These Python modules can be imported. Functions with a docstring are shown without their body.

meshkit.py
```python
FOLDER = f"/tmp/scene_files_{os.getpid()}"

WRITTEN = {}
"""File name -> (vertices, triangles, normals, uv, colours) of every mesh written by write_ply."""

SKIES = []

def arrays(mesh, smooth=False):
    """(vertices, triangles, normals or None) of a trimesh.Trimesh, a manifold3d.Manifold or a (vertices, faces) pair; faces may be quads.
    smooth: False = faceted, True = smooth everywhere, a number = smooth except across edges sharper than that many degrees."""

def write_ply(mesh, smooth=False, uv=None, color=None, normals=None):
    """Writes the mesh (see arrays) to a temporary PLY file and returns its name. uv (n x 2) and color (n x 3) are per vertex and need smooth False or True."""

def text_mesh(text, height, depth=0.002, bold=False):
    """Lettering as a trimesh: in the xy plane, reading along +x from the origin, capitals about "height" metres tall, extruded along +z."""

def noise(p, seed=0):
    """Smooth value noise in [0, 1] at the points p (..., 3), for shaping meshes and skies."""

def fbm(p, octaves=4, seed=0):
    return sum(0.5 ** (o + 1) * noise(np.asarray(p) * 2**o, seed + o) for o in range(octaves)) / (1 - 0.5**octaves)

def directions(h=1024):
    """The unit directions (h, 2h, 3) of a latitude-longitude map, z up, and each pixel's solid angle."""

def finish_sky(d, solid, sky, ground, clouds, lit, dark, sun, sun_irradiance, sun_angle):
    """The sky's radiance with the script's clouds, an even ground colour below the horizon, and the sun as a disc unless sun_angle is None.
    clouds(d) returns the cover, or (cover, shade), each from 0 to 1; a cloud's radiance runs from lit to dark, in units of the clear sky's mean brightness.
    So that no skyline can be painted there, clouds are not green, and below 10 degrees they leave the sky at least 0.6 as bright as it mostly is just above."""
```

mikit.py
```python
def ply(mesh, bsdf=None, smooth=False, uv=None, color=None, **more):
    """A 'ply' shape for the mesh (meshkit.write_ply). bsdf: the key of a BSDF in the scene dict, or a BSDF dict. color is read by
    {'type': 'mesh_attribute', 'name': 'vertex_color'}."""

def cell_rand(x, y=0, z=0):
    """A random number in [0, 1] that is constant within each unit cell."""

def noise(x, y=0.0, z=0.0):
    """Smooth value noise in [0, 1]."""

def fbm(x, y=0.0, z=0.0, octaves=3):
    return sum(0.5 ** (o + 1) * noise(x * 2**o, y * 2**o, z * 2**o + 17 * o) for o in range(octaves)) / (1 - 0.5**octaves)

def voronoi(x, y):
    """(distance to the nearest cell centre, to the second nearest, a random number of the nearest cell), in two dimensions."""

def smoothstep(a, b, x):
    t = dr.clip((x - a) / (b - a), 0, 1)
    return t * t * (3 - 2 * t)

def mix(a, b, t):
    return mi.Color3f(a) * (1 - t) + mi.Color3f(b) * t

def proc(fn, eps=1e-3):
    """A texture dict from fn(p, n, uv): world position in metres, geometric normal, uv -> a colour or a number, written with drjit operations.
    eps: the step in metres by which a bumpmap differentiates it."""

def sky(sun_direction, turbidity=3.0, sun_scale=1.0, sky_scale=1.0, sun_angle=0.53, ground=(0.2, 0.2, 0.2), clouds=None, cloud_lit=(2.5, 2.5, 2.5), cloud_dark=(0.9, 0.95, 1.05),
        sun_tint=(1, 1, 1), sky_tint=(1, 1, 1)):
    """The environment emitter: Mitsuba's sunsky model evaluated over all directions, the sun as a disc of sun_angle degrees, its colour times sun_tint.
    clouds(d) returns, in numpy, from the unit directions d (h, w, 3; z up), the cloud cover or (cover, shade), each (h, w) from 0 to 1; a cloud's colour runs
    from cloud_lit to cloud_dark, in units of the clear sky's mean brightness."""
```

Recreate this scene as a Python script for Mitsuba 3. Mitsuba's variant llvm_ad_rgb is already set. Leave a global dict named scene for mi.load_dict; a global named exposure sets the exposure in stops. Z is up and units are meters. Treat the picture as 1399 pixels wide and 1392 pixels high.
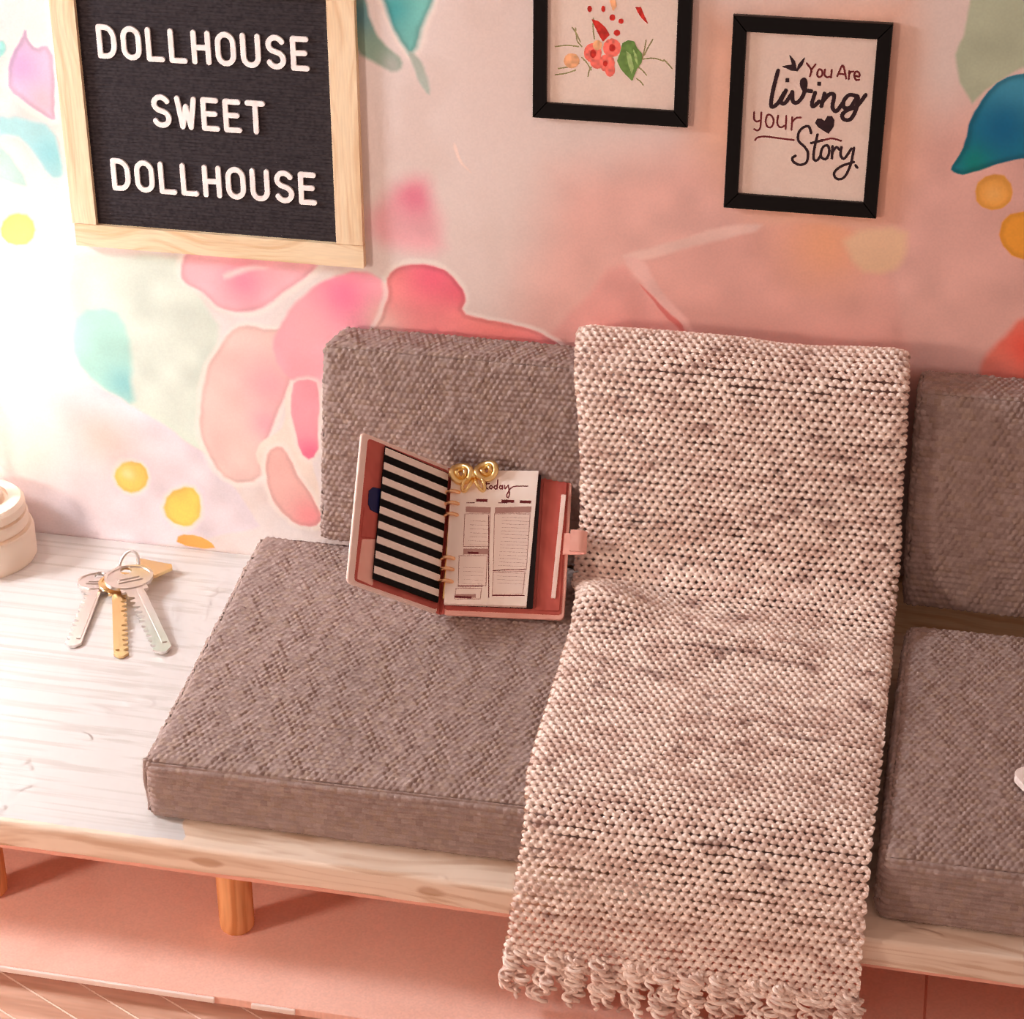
import math, random
import numpy as np, trimesh, mitsuba as mi, drjit as dr, mikit, meshkit
import manifold3d as m3
from shapely.geometry import Polygon, LineString, Point, box as sbox
from shapely.ops import unary_union
from shapely import affinity
T = mi.ScalarTransform4f
random.seed(7); rng = np.random.default_rng(7)

# ------------------------------------------------------------------ camera, light, exposure
CAM = np.array([0.5912, -2.6831, 1.6263]); YAW, PITCH, FOCAL = 0.2081, 0.5002, 2858.45
fwd = np.array([-math.sin(YAW) * math.cos(PITCH), math.cos(YAW) * math.cos(PITCH), -math.sin(PITCH)])
exposure = 0.1
AMBIENT = (0.46, 0.30, 0.245)
PENDANT = (65.0, 50.5, 43.0)       # warm pendant lamp of the room, in front of the doll house to the left
LAMP = (74.0, 78.0, 82.0)          # globe lamp standing left of the frame
BULB = (42.0, 42.0, 40.0)             # small bulb of the lamp whose base shows at the left edge
scene = {'type': 'scene',
         'camera': {'type': 'perspective', 'fov': math.degrees(2 * math.atan(1399 / 2 / FOCAL)), 'fov_axis': 'x', 'near_clip': 0.05,
                    'to_world': T().look_at(origin=CAM.tolist(), target=(CAM + fwd).tolist(), up=[0, 0, 1])},
         'room_light': {'type': 'constant', 'radiance': {'type': 'rgb', 'value': list(AMBIENT)}}}
labels = {}

def lin(c):
    return [float(((v / 255 + .055) / 1.055) ** 2.4 if v > 10 else v / 255 / 12.92) for v in c]

# ------------------------------------------------------------------ materials
def mat(name, color, rough=.7, spec=.3, metal=0., bump=None, eps=1e-3, scale=1., **more):
    col = color if isinstance(color, dict) else {'type': 'rgb', 'value': list(color)}
    d = {'type': 'principled', 'base_color': col, 'roughness': rough, 'specular': spec, 'metallic': metal, **more}
    if bump is not None:
        d = {'type': 'bumpmap', 'arbitrary': mikit.proc(bump, eps=eps), 'scale': scale, 'bsdf': d}
    scene[name] = {'type': 'twosided', 'bsdf': d}
    return name

def between(a, b, t):
    return mikit.mix(a, b, t)

# ------------------------------------------------------------------ mesh helpers
def cat(ms):
    return trimesh.util.concatenate([m for m in ms])

def rbox(x0, x1, y0, y1, z0, z1, r=.002, seg=12):
    r = min(r, (x1 - x0) * .49, (y1 - y0) * .49, (z1 - z0) * .49)
    s = m3.Manifold.sphere(r, seg)
    m = m3.Manifold.batch_hull([s.translate([x, y, z]) for x in (x0 + r, x1 - r) for y in (y0 + r, y1 - r) for z in (z0 + r, z1 - r)]).to_mesh()
    return trimesh.Trimesh(m.vert_properties[:, :3], m.tri_verts, process=False)

def plain_box(x0, x1, y0, y1, z0, z1):
    m = trimesh.creation.box(extents=(x1 - x0, y1 - y0, z1 - z0))
    m.apply_translation([(x0 + x1) / 2, (y0 + y1) / 2, (z0 + z1) / 2])
    return m

def extrude(poly, h, z0=0.):
    gs = [g for g in getattr(poly, 'geoms', [poly]) if g.area > 1e-9]
    m = cat([trimesh.creation.extrude_polygon(g, h, engine='earcut') for g in gs])
    m.apply_translation([0, 0, z0])
    return m

def to(mesh, O, ex, ey, ez):
    """maps local x, y, z onto the world directions ex, ey, ez at O"""
    v = np.asarray(mesh.vertices)
    w = np.asarray(O) + v[:, :1] * ex + v[:, 1:2] * ey + v[:, 2:3] * ez
    f = mesh.faces if np.dot(np.cross(ex, ey), ez) > 0 else mesh.faces[:, ::-1]
    return trimesh.Trimesh(w, f, process=False)

EX, EY, EZ = np.eye(3)
def on_wall(mesh, depth=0.):      # local x, y -> wall x, z; local z -> out of the wall
    return to(mesh, np.array([0, -depth, 0]), EX, EZ, -EY)

def tube(P, r, sides=8, closed=False, cap=True):
    P = np.asarray(P, float); n = len(P); r = np.broadcast_to(r, n)
    t = np.roll(P, -1, 0) - np.roll(P, 1, 0) if closed else np.gradient(P, axis=0)
    t /= np.linalg.norm(t, axis=1, keepdims=True) + 1e-12
    a = np.array([0, 0, 1.]) if abs(t[0, 2]) < .9 else np.array([1., 0, 0])
    nn = np.zeros_like(P)
    for i in range(n):
        a = a - t[i] * (a @ t[i]); a /= np.linalg.norm(a) + 1e-12; nn[i] = a
    b = np.cross(t, nn)
    th = np.linspace(0, 2 * np.pi, sides, endpoint=False)
    v = (P[:, None] + r[:, None, None] * (np.cos(th)[None, :, None] * nn[:, None] + np.sin(th)[None, :, None] * b[:, None])).reshape(-1, 3)
    f = []
    for i in range(n if closed else n - 1):
        j = (i + 1) % n
        for k in range(sides):
            k2 = (k + 1) % sides
            f += [[i * sides + k, i * sides + k2, j * sides + k2], [i * sides + k, j * sides + k2, j * sides + k]]
    if cap and not closed:
        v = np.vstack([v, P[:1], P[-1:]]); c0, c1 = len(v) - 2, len(v) - 1
        for k in range(sides):
            k2 = (k + 1) % sides
            f += [[c0, k2, k], [c1, (n - 1) * sides + k, (n - 1) * sides + k2]]
    return trimesh.Trimesh(v, np.array(f)[:, ::-1], process=False)

def lathe(profile, n=64):
    return trimesh.creation.revolve(np.asarray(profile, float), sections=n)

def spline(P, n):
    """Catmull-Rom through the points"""
    P = np.asarray(P, float)
    if len(P) < 3:
        return P
    Q = np.vstack([2 * P[0] - P[1], P, 2 * P[-1] - P[-2]]); out = []
    for i in range(len(P) - 1):
        p0, p1, p2, p3 = Q[i:i + 4]
        for t in np.linspace(0, 1, n, endpoint=False):
            out.append(.5 * (2 * p1 + (p2 - p0) * t + (2 * p0 - 5 * p1 + 4 * p2 - p3) * t * t + (3 * p1 - p0 - 3 * p2 + p3) * t ** 3))
    return np.array(out + [P[-1]])

def add(key, mesh, m, smooth=30, label=None, category=None, group=None, kind=None, **more):
    base, k = key, 0
    while key in scene:
        k += 1; key = f'{base}_{k:03d}'
    scene[key] = {'type': 'ply', 'filename': mesh, 'face_normals': False, 'bsdf': {'type': 'ref', 'id': m}} if isinstance(mesh, str) else mikit.ply(mesh, m, smooth=smooth, **more)
    d = {a: b for a, b in (('label', label), ('category', category), ('group', group), ('kind', kind)) if b}
    if d:
        labels[key] = d
    return key

def thing(key, label, category, group=None):
    base, k = key, 0
    while key in labels:
        k += 1; key = f'{base}_{k:03d}'
    labels[key] = {'label': label, 'category': category, **({'group': group} if group else {})}
    return key

# ------------------------------------------------------------------ wallpaper print (wall coordinates in millimetres; sRGB colours of the printed paint)
PRINT = [
    ('wash_right',[(87,655),(323,733),(560,769),(782,842),(1046,307),(91,204),(25,432)],(229,181,171),60,0.0,[]),
    ('wash_orange',[(278,888),(537,921),(562,750),(537,595),(391,583),(276,710)],(234,182,158),45,0.0,[]),
    ('mint_field',[(-633,483),(-464,490),(-450,443),(-417,390),(-434,156),(-488,190),(-570,248),(-629,288),(-656,324),(-653,413)],(214,226,214),8,0.0,[]),
    ('mint_leaf',[(-650,350),(-641,376),(-623,394),(-594,402),(-575,396),(-564,375),(-560,347),(-562,312),(-561,280),(-559,252),(-567,242),(-585,251),(-606,263),(-630,279),(-645,299),(-652,324)],(172,218,206),8,0.0,[(-574,276,31,(140,200,200))]),
    ('lavender',[(-848,321),(-751,307),(-689,296),(-662,287),(-627,272),(-585,252),(-548,232),(-516,212),(-481,189),(-446,163),(-410,118),(-373,54),(-499,5),(-797,-30),(-937,50),(-909,238)],(232,222,228),4,0.0,[(-765,163,94,(250,226,214)),(-619,178,52,(246,226,220))]),
    ('leaf_gray',[(615,962),(612,888),(604,854),(613,819),(628,793),(644,812),(690,843),(795,880),(783,971)],(178,190,164),3,0.0,[]),
    ('leaf_teal',[(772,845),(718,839),(685,834),(672,830),(659,822),(647,810),(638,796),(632,781),(628,765),(627,748),(625,734),(620,723),(616,715),(612,709),(612,704),(616,700),(621,698),(628,697),(638,700),(653,706),(671,713),(693,720),(731,730),(786,742),(809,773),(802,823)],(16,124,150),1.5,0.35,[(681,811,42,(70,160,190)),(673,762,42,(0,104,150)),(641,713,23,(0,134,130))]),
    ('dot_o1',[(694,677),(693,664),(685,654),(673,649),(660,652),(650,661),(646,674),(648,687),(656,697),(667,701),(680,699),(690,690)],(238,170,76),2,0.15,[(670,675,14,(245,186,104))]),
    ('dot_o2',[(749,621),(746,605),(736,592),(721,586),(704,589),(691,600),(685,616),(688,633),(698,646),(713,651),(730,648),(743,637)],(240,166,60),2,0.15,[]),
    ('coral',[(866,557),(775,523),(723,497),(711,478),(700,461),(690,443),(684,428),(683,415),(685,397),(692,372),(758,361),(880,362),(933,417),(918,523)],(240,142,122),6,0.0,[(740,458,42,(246,100,84)),(702,405,31,(244,142,128))]),
    ('petal_mid',[(199,544),(224,546),(270,563),(337,593),(394,611),(443,618),(482,614),(512,601),(537,571),(555,525),(573,465),(590,389),(518,342),(354,326),(274,349),(279,411),(270,455),(245,481),(221,507),(198,531)],(224,172,162),10,0.0,[(460,589,63,(240,176,140))]),
    ('petal_left',[(-2,328),(73,410),(128,474),(163,522),(187,533),(201,510),(226,484),(263,457),(292,414),(313,353),(234,314),(52,295)],(227,167,159),8,0.0,[]),
    ('band1',[(185,543),(203,541),(218,543),(230,547),(268,561),(330,583),(365,598),(373,607),(363,609),(335,602),(298,590),(254,573),(224,562),(210,557),(196,552),(183,546)],(236,198,188),4,0.0,[]),
    ('band2',[(186,545),(202,545),(213,538),(221,523),(240,497),(271,460),(284,442),(278,441),(259,456),(228,486),(204,512),(187,534)],(234,190,182),4,0.0,[]),
    ('dark1',[(204,504),(213,498),(225,489),(241,476),(255,462),(268,448),(272,440),(267,440),(258,447),(246,461),(230,478),(210,497)],(222,130,124),2,0.0,[]),
    ('yellow_cream',[(500,607),(543,614),(564,608),(563,587),(559,569),(550,555),(535,549),(513,551),(496,565),(484,590)],(236,198,164),8,0.0,[]),
    ('green_dark',[(-191,903),(-180,889),(-173,871),(-168,849),(-161,833),(-151,823),(-141,815),(-130,808),(-126,801),(-128,793),(-134,789),(-143,787),(-154,789),(-166,794),(-177,801),(-186,808),(-191,821),(-193,841),(-195,866),(-196,895)],(136,170,152),4,0.0,[(-186,861,26,(86,140,150)),(-142,796,18,(176,184,176))]),
    ('teal_top',[(-162,911),(-155,889),(-148,871),(-143,856),(-137,844),(-131,835),(-126,827),(-121,822),(-118,817),(-115,813),(-111,815),(-104,823),(-100,834),(-98,849),(-93,864),(-86,879),(-80,897),(-76,917),(-96,925),(-142,923)],(120,196,188),5,0.25,[(-140,869,27,(70,170,172))]),
    ('teal_stem',[(-115,818),(-109,816),(-103,807),(-97,794),(-93,780),(-90,766),(-91,759),(-95,761),(-100,769),(-107,784),(-112,798),(-116,812)],(176,188,178),3,0.0,[]),
    ('line_c',[(-57,691),(-53,689),(-50,683),(-47,671),(-42,661),(-35,652),(-33,649),(-35,649),(-40,654),(-47,662),(-52,672),(-56,685)],(236,214,204),1.5,0.0,[]),
    ('pink_soft',[(-140,624),(-127,636),(-114,640),(-100,638),(-92,628),(-89,611),(-84,594),(-77,578),(-75,560),(-77,538),(-90,527),(-112,527),(-137,529),(-163,534),(-179,546),(-184,564),(-176,584),(-156,607)],(234,176,182),20,0.0,[(-115,606,27,(226,132,154))]),
    ('big_petal',[(-399,379),(-413,361),(-427,339),(-440,312),(-449,284),(-455,256),(-458,229),(-457,206),(-453,183),(-447,162),(-437,145),(-424,132),(-405,126),(-380,129),(-367,143),(-364,167),(-350,208),(-326,265),(-311,305),(-304,328),(-288,353),(-262,378),(-262,393),(-287,397),(-310,396),(-330,390),(-347,388),(-362,391),(-375,392),(-386,390)],(240,204,196),3,0.12,[(-339,298,47,(244,176,182)),(-351,230,29,(240,178,186))]),
    ('cream1',[(-373,180),(-367,192),(-356,204),(-340,214),(-328,225),(-322,239),(-319,255),(-320,274),(-318,288),(-314,298),(-310,298),(-307,289),(-305,264),(-303,222),(-295,191),(-283,174),(-276,138),(-274,85),(-277,57),(-286,56),(-298,82),(-314,134),(-327,168),(-337,183),(-346,187),(-353,179),(-357,166),(-358,146),(-363,146),(-372,164)],(240,226,214),3,0.0,[]),
    ('petal_mid_pink',[(-320,403),(-300,429),(-279,451),(-259,468),(-237,480),(-211,488),(-188,489),(-167,483),(-152,468),(-142,444),(-138,422),(-138,402),(-164,387),(-215,378),(-246,359),(-256,331),(-263,307),(-269,288),(-278,285),(-290,298),(-301,306),(-309,310),(-319,320),(-331,337),(-336,357),(-332,379)],(246,176,186),4,0.0,[(-223,449,44,(246,130,164)),(-280,393,42,(248,178,186)),(-164,415,31,(240,190,180))]),
    ('dark_petal',[(-310,285),(-311,253),(-309,224),(-305,199),(-298,183),(-288,177),(-281,182),(-275,196),(-271,230),(-267,281),(-271,309),(-285,312),(-296,310),(-305,304)],(244,164,176),2.5,0.0,[(-285,188,27,(240,120,152))]),
    ('small_petal',[(-359,167),(-355,179),(-348,188),(-338,193),(-329,192),(-322,184),(-315,170),(-308,152),(-298,133),(-286,115),(-278,99),(-275,84),(-277,73),(-283,64),(-293,61),(-306,62),(-322,70),(-339,86),(-351,102),(-358,118),(-361,135),(-361,152)],(240,190,182),2.5,0.12,[(-293,80,31,(246,158,160))]),
    ('ul_petal',[(-468,477),(-469,466),(-468,456),(-463,449),(-454,442),(-439,435),(-428,428),(-420,420),(-407,414),(-390,411),(-370,413),(-348,420),(-329,431),(-314,445),(-298,459),(-282,472),(-270,484),(-261,495),(-279,508),(-322,524),(-369,530),(-421,525),(-452,513),(-462,493)],(246,186,194),3,0.15,[(-371,459,31,(246,146,168))]),
    ('cream2',[(-393,474),(-374,481),(-355,485),(-338,485),(-341,482),(-365,475),(-383,469),(-394,463),(-401,462),(-402,467)],(248,214,214),5,0.0,[]),
    ('red_petal',[(-158,485),(-153,492),(-145,499),(-133,505),(-120,509),(-105,509),(-91,506),(-75,501),(-63,494),(-54,486),(-47,477),(-44,468),(-44,458),(-48,446),(-43,438),(-28,435),(-13,433),(4,431),(24,428),(49,422),(69,415),(83,407),(95,400),(106,392),(111,379),(111,361),(39,350),(-108,345),(-183,356),(-184,383),(-179,404),(-168,421),(-161,436),(-157,449),(-157,462),(-159,475)],(246,150,150),2.5,0.2,[(-92,489,42,(242,110,134)),(-55,470,25,(236,104,128)),(4,413,63,(246,142,136)),(-170,403,37,(246,196,186))]),
    ('dot_y1',[(-550,119),(-555,105),(-566,94),(-581,89),(-594,91),(-604,100),(-606,113),(-601,127),(-590,138),(-576,143),(-562,141),(-553,132)],(252,216,110),3,0.1,[(-583,121,10,(252,232,160))]),
    ('dot_y2',[(-465,76),(-470,57),(-483,43),(-500,36),(-516,39),(-527,51),(-530,69),(-524,88),(-511,102),(-494,109),(-478,106),(-467,94)],(252,214,104),3,0.1,[]),
    ('dot_y3',[(-500,24),(-484,26),(-471,23),(-459,17),(-452,11),(-449,4),(-464,2),(-498,3),(-513,9),(-510,18)],(250,176,90),2,0.0,[]),
    ('dot_y4',[(-691,515),(-696,502),(-707,492),(-721,488),(-734,490),(-743,499),(-745,511),(-740,524),(-729,534),(-715,538),(-702,536),(-693,528)],(250,220,120),3,0.1,[]),
    ('pink_ball',[(-722,433),(-725,424),(-730,416),(-737,409),(-745,404),(-753,401),(-762,400),(-770,402),(-776,406),(-781,412),(-785,419),(-786,428),(-784,437),(-781,446),(-776,454),(-769,461),(-761,466),(-753,469),(-745,470),(-737,468),(-730,464),(-725,458),(-722,451),(-721,442)],(252,232,222),3,0.15,[]),
    ('teal_left',[(-746,690),(-726,683),(-712,682),(-703,686),(-685,685),(-656,677),(-640,660),(-636,634),(-633,615),(-634,605),(-640,599),(-653,597),(-665,607),(-677,630),(-688,645),(-698,653),(-718,653),(-748,647),(-761,656),(-758,681)],(166,212,214),6,0.0,[(-652,633,27,(142,202,208))]),
    ('teal_left2',[(-734,794),(-715,797),(-704,796),(-701,790),(-702,783),(-707,775),(-719,768),(-738,761),(-747,766),(-744,784)],(150,212,206),3,0.0,[]),
    ('grey_left',[(-752,643),(-732,640),(-714,624),(-698,594),(-694,579),(-700,578),(-720,584),(-752,596),(-767,613),(-764,634)],(186,216,208),4,0.0,[]),
    ('tulip',[(-669,812),(-672,802),(-679,792),(-689,783),(-697,771),(-703,757),(-705,744),(-705,731),(-698,719),(-686,709),(-673,699),(-657,688),(-647,683),(-642,684),(-636,708),(-631,754),(-631,780),(-635,787),(-639,792),(-643,792),(-648,791),(-653,788),(-658,789),(-662,795),(-665,802),(-666,812)],(222,190,214),2,0.22,[(-681,760,29,(204,166,206)),(-654,709,25,(224,184,196))]),
    ('leafspeck',[(-708,355),(-704,357),(-703,345),(-704,319),(-707,305),(-712,303),(-713,315),(-711,341)],(206,210,226),3,0.0,[]),
]
QUOTE = {'thick':[[(3796,8208),(3749,7963),(3730,7770),(3753,7718),(3822,7776),(3896,7919)],[(3914,7952),(3861,7821),(3874,7775),(3924,7794),(3998,7926)],[(3998,7936),(4016,7810),(4078,7804),(4143,7904),(4164,8053),(4140,8114),(4112,8070),(4149,7978),(4242,7963)],[(4294,7945),(4263,7805),(4287,7760),(4353,7832)],[(4417,7942),(4388,7771)],[(4395,7825),(4479,7936),(4541,7925),(4532,7770),(4587,7716),(4660,7831)],[(4835,7938),(4733,7942),(4669,7853),(4685,7770),(4766,7785),(4846,7928),(4839,7759),(4778,7623),(4697,7611),(4666,7673),(4728,7741),(4846,7801),(4945,7956)]],'mid':[[(4280,7400),(4244,7484),(4172,7468),(4116,7389),(4123,7281),(4211,7201),(4258,7117),(4245,6996),(4165,6953),(4079,6984),(4055,7037),(4095,7073)],[(4364,7384),(4336,7188),(4335,7057),(4379,7028),(4426,7096)],[(4423,7129),(4448,7217),(4508,7243),(4535,7159),(4501,7058),(4437,7075),(4423,7129)],[(4571,7237),(4576,7075)],[(4573,7150),(4623,7230),(4662,7200)],[(4689,7234),(4686,7126),(4737,7082),(4819,7222)],[(4853,7235),(4826,7005),(4757,6826),(4666,6793),(4618,6870),(4704,6971),(4864,7041)],[(4892,6999),(4915,6968)],[(4290,7263),(4441,7312)]],'thin':[[(3516,7632),(3521,7538),(3558,7506),(3605,7526)],[(3611,7634),(3610,7440),(3575,7384),(3528,7402)],[(3672,7520),(3688,7596),(3729,7610),(3773,7559),(3774,7484),(3739,7438),(3692,7457),(3672,7520)],[(3833,7606),(3829,7498),(3873,7448),(3934,7480)],[(3940,7609),(3943,7431)],[(4019,7597),(4020,7425)],[(4023,7533),(4071,7590),(4133,7600)],[(3551,7252),(3581,7291),(3684,7311),(3851,7299),(4060,7288)],[(4411,7301),(4553,7344),(4678,7320)],[(4160,8329),(4223,8245),(4212,8161)],[(4274,8322),(4223,8245)],[(4303,8209),(4323,8260),(4361,8244),(4369,8188),(4339,8156),(4309,8171),(4303,8209)],[(4399,8261),(4397,8194),(4432,8160),(4480,8178)],[(4486,8262),(4485,8161)],[(4563,8183),(4623,8329),(4680,8159)],[(4591,8218),(4660,8214)],[(4713,8259),(4713,8151)],[(4714,8218),(4734,8252),(4766,8258)],[(4786,8205),(4847,8197),(4835,8250),(4794,8256),(4780,8205),(4809,8148),(4847,8155)]],'fill':[[(4328,7543),(4350,7594),(4401,7597),(4444,7566),(4480,7639),(4531,7642),(4565,7591),(4561,7505),(4507,7411),(4431,7454),(4367,7492)],[(3854,8268),(3975,8297),(4036,8223),(3969,8225)],[(3936,8416),(4002,8347),(4036,8230),(3979,8293)],[(4125,8396),(4106,8311),(4041,8217),(4055,8308)],[(3905,8110),(3941,8112),(3944,8070),(3907,8068)],[(4319,8088),(4356,8090),(4355,8048),(4320,8048)]],'dash':[[(1067,8616),(1120,8546),(1175,8433)],[(838,8350),(1007,8377),(1155,8369)],[(884,8055),(1011,8085),(1158,8147)],[(1109,8618),(1132,8452),(1197,8371)],[(842,7967),(991,7998),(1117,8049)],[(2051,8506),(2034,8380),(2007,8252)],[(2138,8522),(2075,8403),(2032,8306)],[(1996,8251),(2162,8272),(2288,8244)],[(2298,8259),(2352,8210),(2406,8150)],[(1958,8143),(2022,8094),(2070,8040)],[(1941,7983),(1988,7954),(2032,7904)],[(1328,8104),(1297,8039),(1288,7974)],[(1347,8757),(1343,8632),(1363,8486)],[(1199,8224),(1263,8164),(1329,8062)]]}
ART = [('coral',[[(1461,8303),(1447,8239),(1405,8190),(1348,8169),(1290,8183),(1246,8227),(1230,8289),(1244,8353),(1286,8402),(1343,8422),(1401,8409),(1444,8365)],[(1715,8386),(1701,8324),(1660,8277),(1603,8257),(1545,8270),(1501,8312),(1485,8372),(1499,8434),(1540,8481),(1597,8500),(1655,8487),(1698,8446)],[(1638,8177),(1626,8118),(1590,8073),(1540,8054),(1489,8066),(1451,8107),(1436,8164),(1449,8223),(1485,8268),(1535,8286),(1585,8274),(1623,8234)],[(1506,8179),(1494,8136),(1460,8103),(1413,8088),(1365,8097),(1330,8126),(1316,8167),(1328,8210),(1362,8243),(1409,8258),(1457,8249),(1492,8220)],[(1644,8082),(1637,8039),(1615,8006),(1583,7993),(1552,8002),(1528,8032),(1518,8074),(1526,8117),(1548,8149),(1580,8162),(1611,8153),(1635,8123)]]),('red',[[(1386,8288),(1381,8261),(1369,8241),(1351,8233),(1333,8239),(1319,8257),(1314,8284),(1318,8310),(1331,8330),(1349,8338),(1367,8332),(1380,8314)],[(1642,8381),(1637,8358),(1624,8340),(1605,8333),(1586,8338),(1572,8354),(1566,8377),(1571,8400),(1584,8418),(1603,8425),(1622,8420),(1636,8404)],[(1544,8164),(1540,8147),(1531,8134),(1517,8129),(1503,8132),(1493,8144),(1489,8161),(1492,8178),(1502,8191),(1516,8197),(1529,8193),(1540,8181)],[(1327,8739),(1411,8719),(1506,8641),(1560,8550),(1479,8462),(1414,8563)],[(1318,8880),(1315,8861),(1306,8847),(1294,8841),(1281,8845),(1272,8858),(1268,8877),(1271,8896),(1280,8910),(1292,8915),(1305,8911),(1314,8898)],[(1494,8890),(1492,8871),(1485,8857),(1474,8851),(1464,8856),(1456,8869),(1453,8887),(1455,8906),(1463,8920),(1473,8925),(1483,8921),(1491,8908)],[(1630,8783),(1626,8764),(1614,8750),(1598,8744),(1581,8748),(1568,8761),(1563,8780),(1567,8798),(1579,8813),(1596,8819),(1613,8815),(1625,8802)],[(1741,8742),(1737,8727),(1727,8716),(1713,8711),(1698,8714),(1687,8724),(1683,8739),(1686,8753),(1697,8765),(1711,8769),(1726,8766),(1737,8756)],[(1699,8586),(1695,8567),(1681,8552),(1663,8546),(1644,8550),(1630,8563),(1624,8581),(1629,8600),(1642,8615),(1661,8621),(1680,8617),(1694,8604)],[(1904,8933),(1965,8937),(2010,8836),(2060,8736),(1990,8794),(1937,8863)]]),('peach',[[(1164,8179),(1151,8129),(1114,8091),(1064,8075),(1013,8085),(975,8119),(961,8167),(974,8216),(1011,8254),(1061,8270),(1112,8260),(1150,8227)],[(1465,8409),(1458,8377),(1437,8352),(1408,8342),(1378,8349),(1356,8370),(1348,8402),(1355,8433),(1376,8458),(1405,8468),(1435,8461),(1456,8440)],[(1561,8996),(1611,9061),(1645,8939),(1605,8875)]]),('green',[[(1740,8446),(1812,8488),(1889,8480),(1929,8394),(1998,8325),(1997,8209),(1937,8121),(1879,7958),(1782,8048),(1728,8108),(1679,8211),(1722,8340)]]),('leaf_light',[[(1795,8344),(1848,8305),(1895,8140),(1876,8054),(1832,8157)],[(1888,8371),(1932,8290),(1946,8185),(1913,8246)]])]
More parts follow.
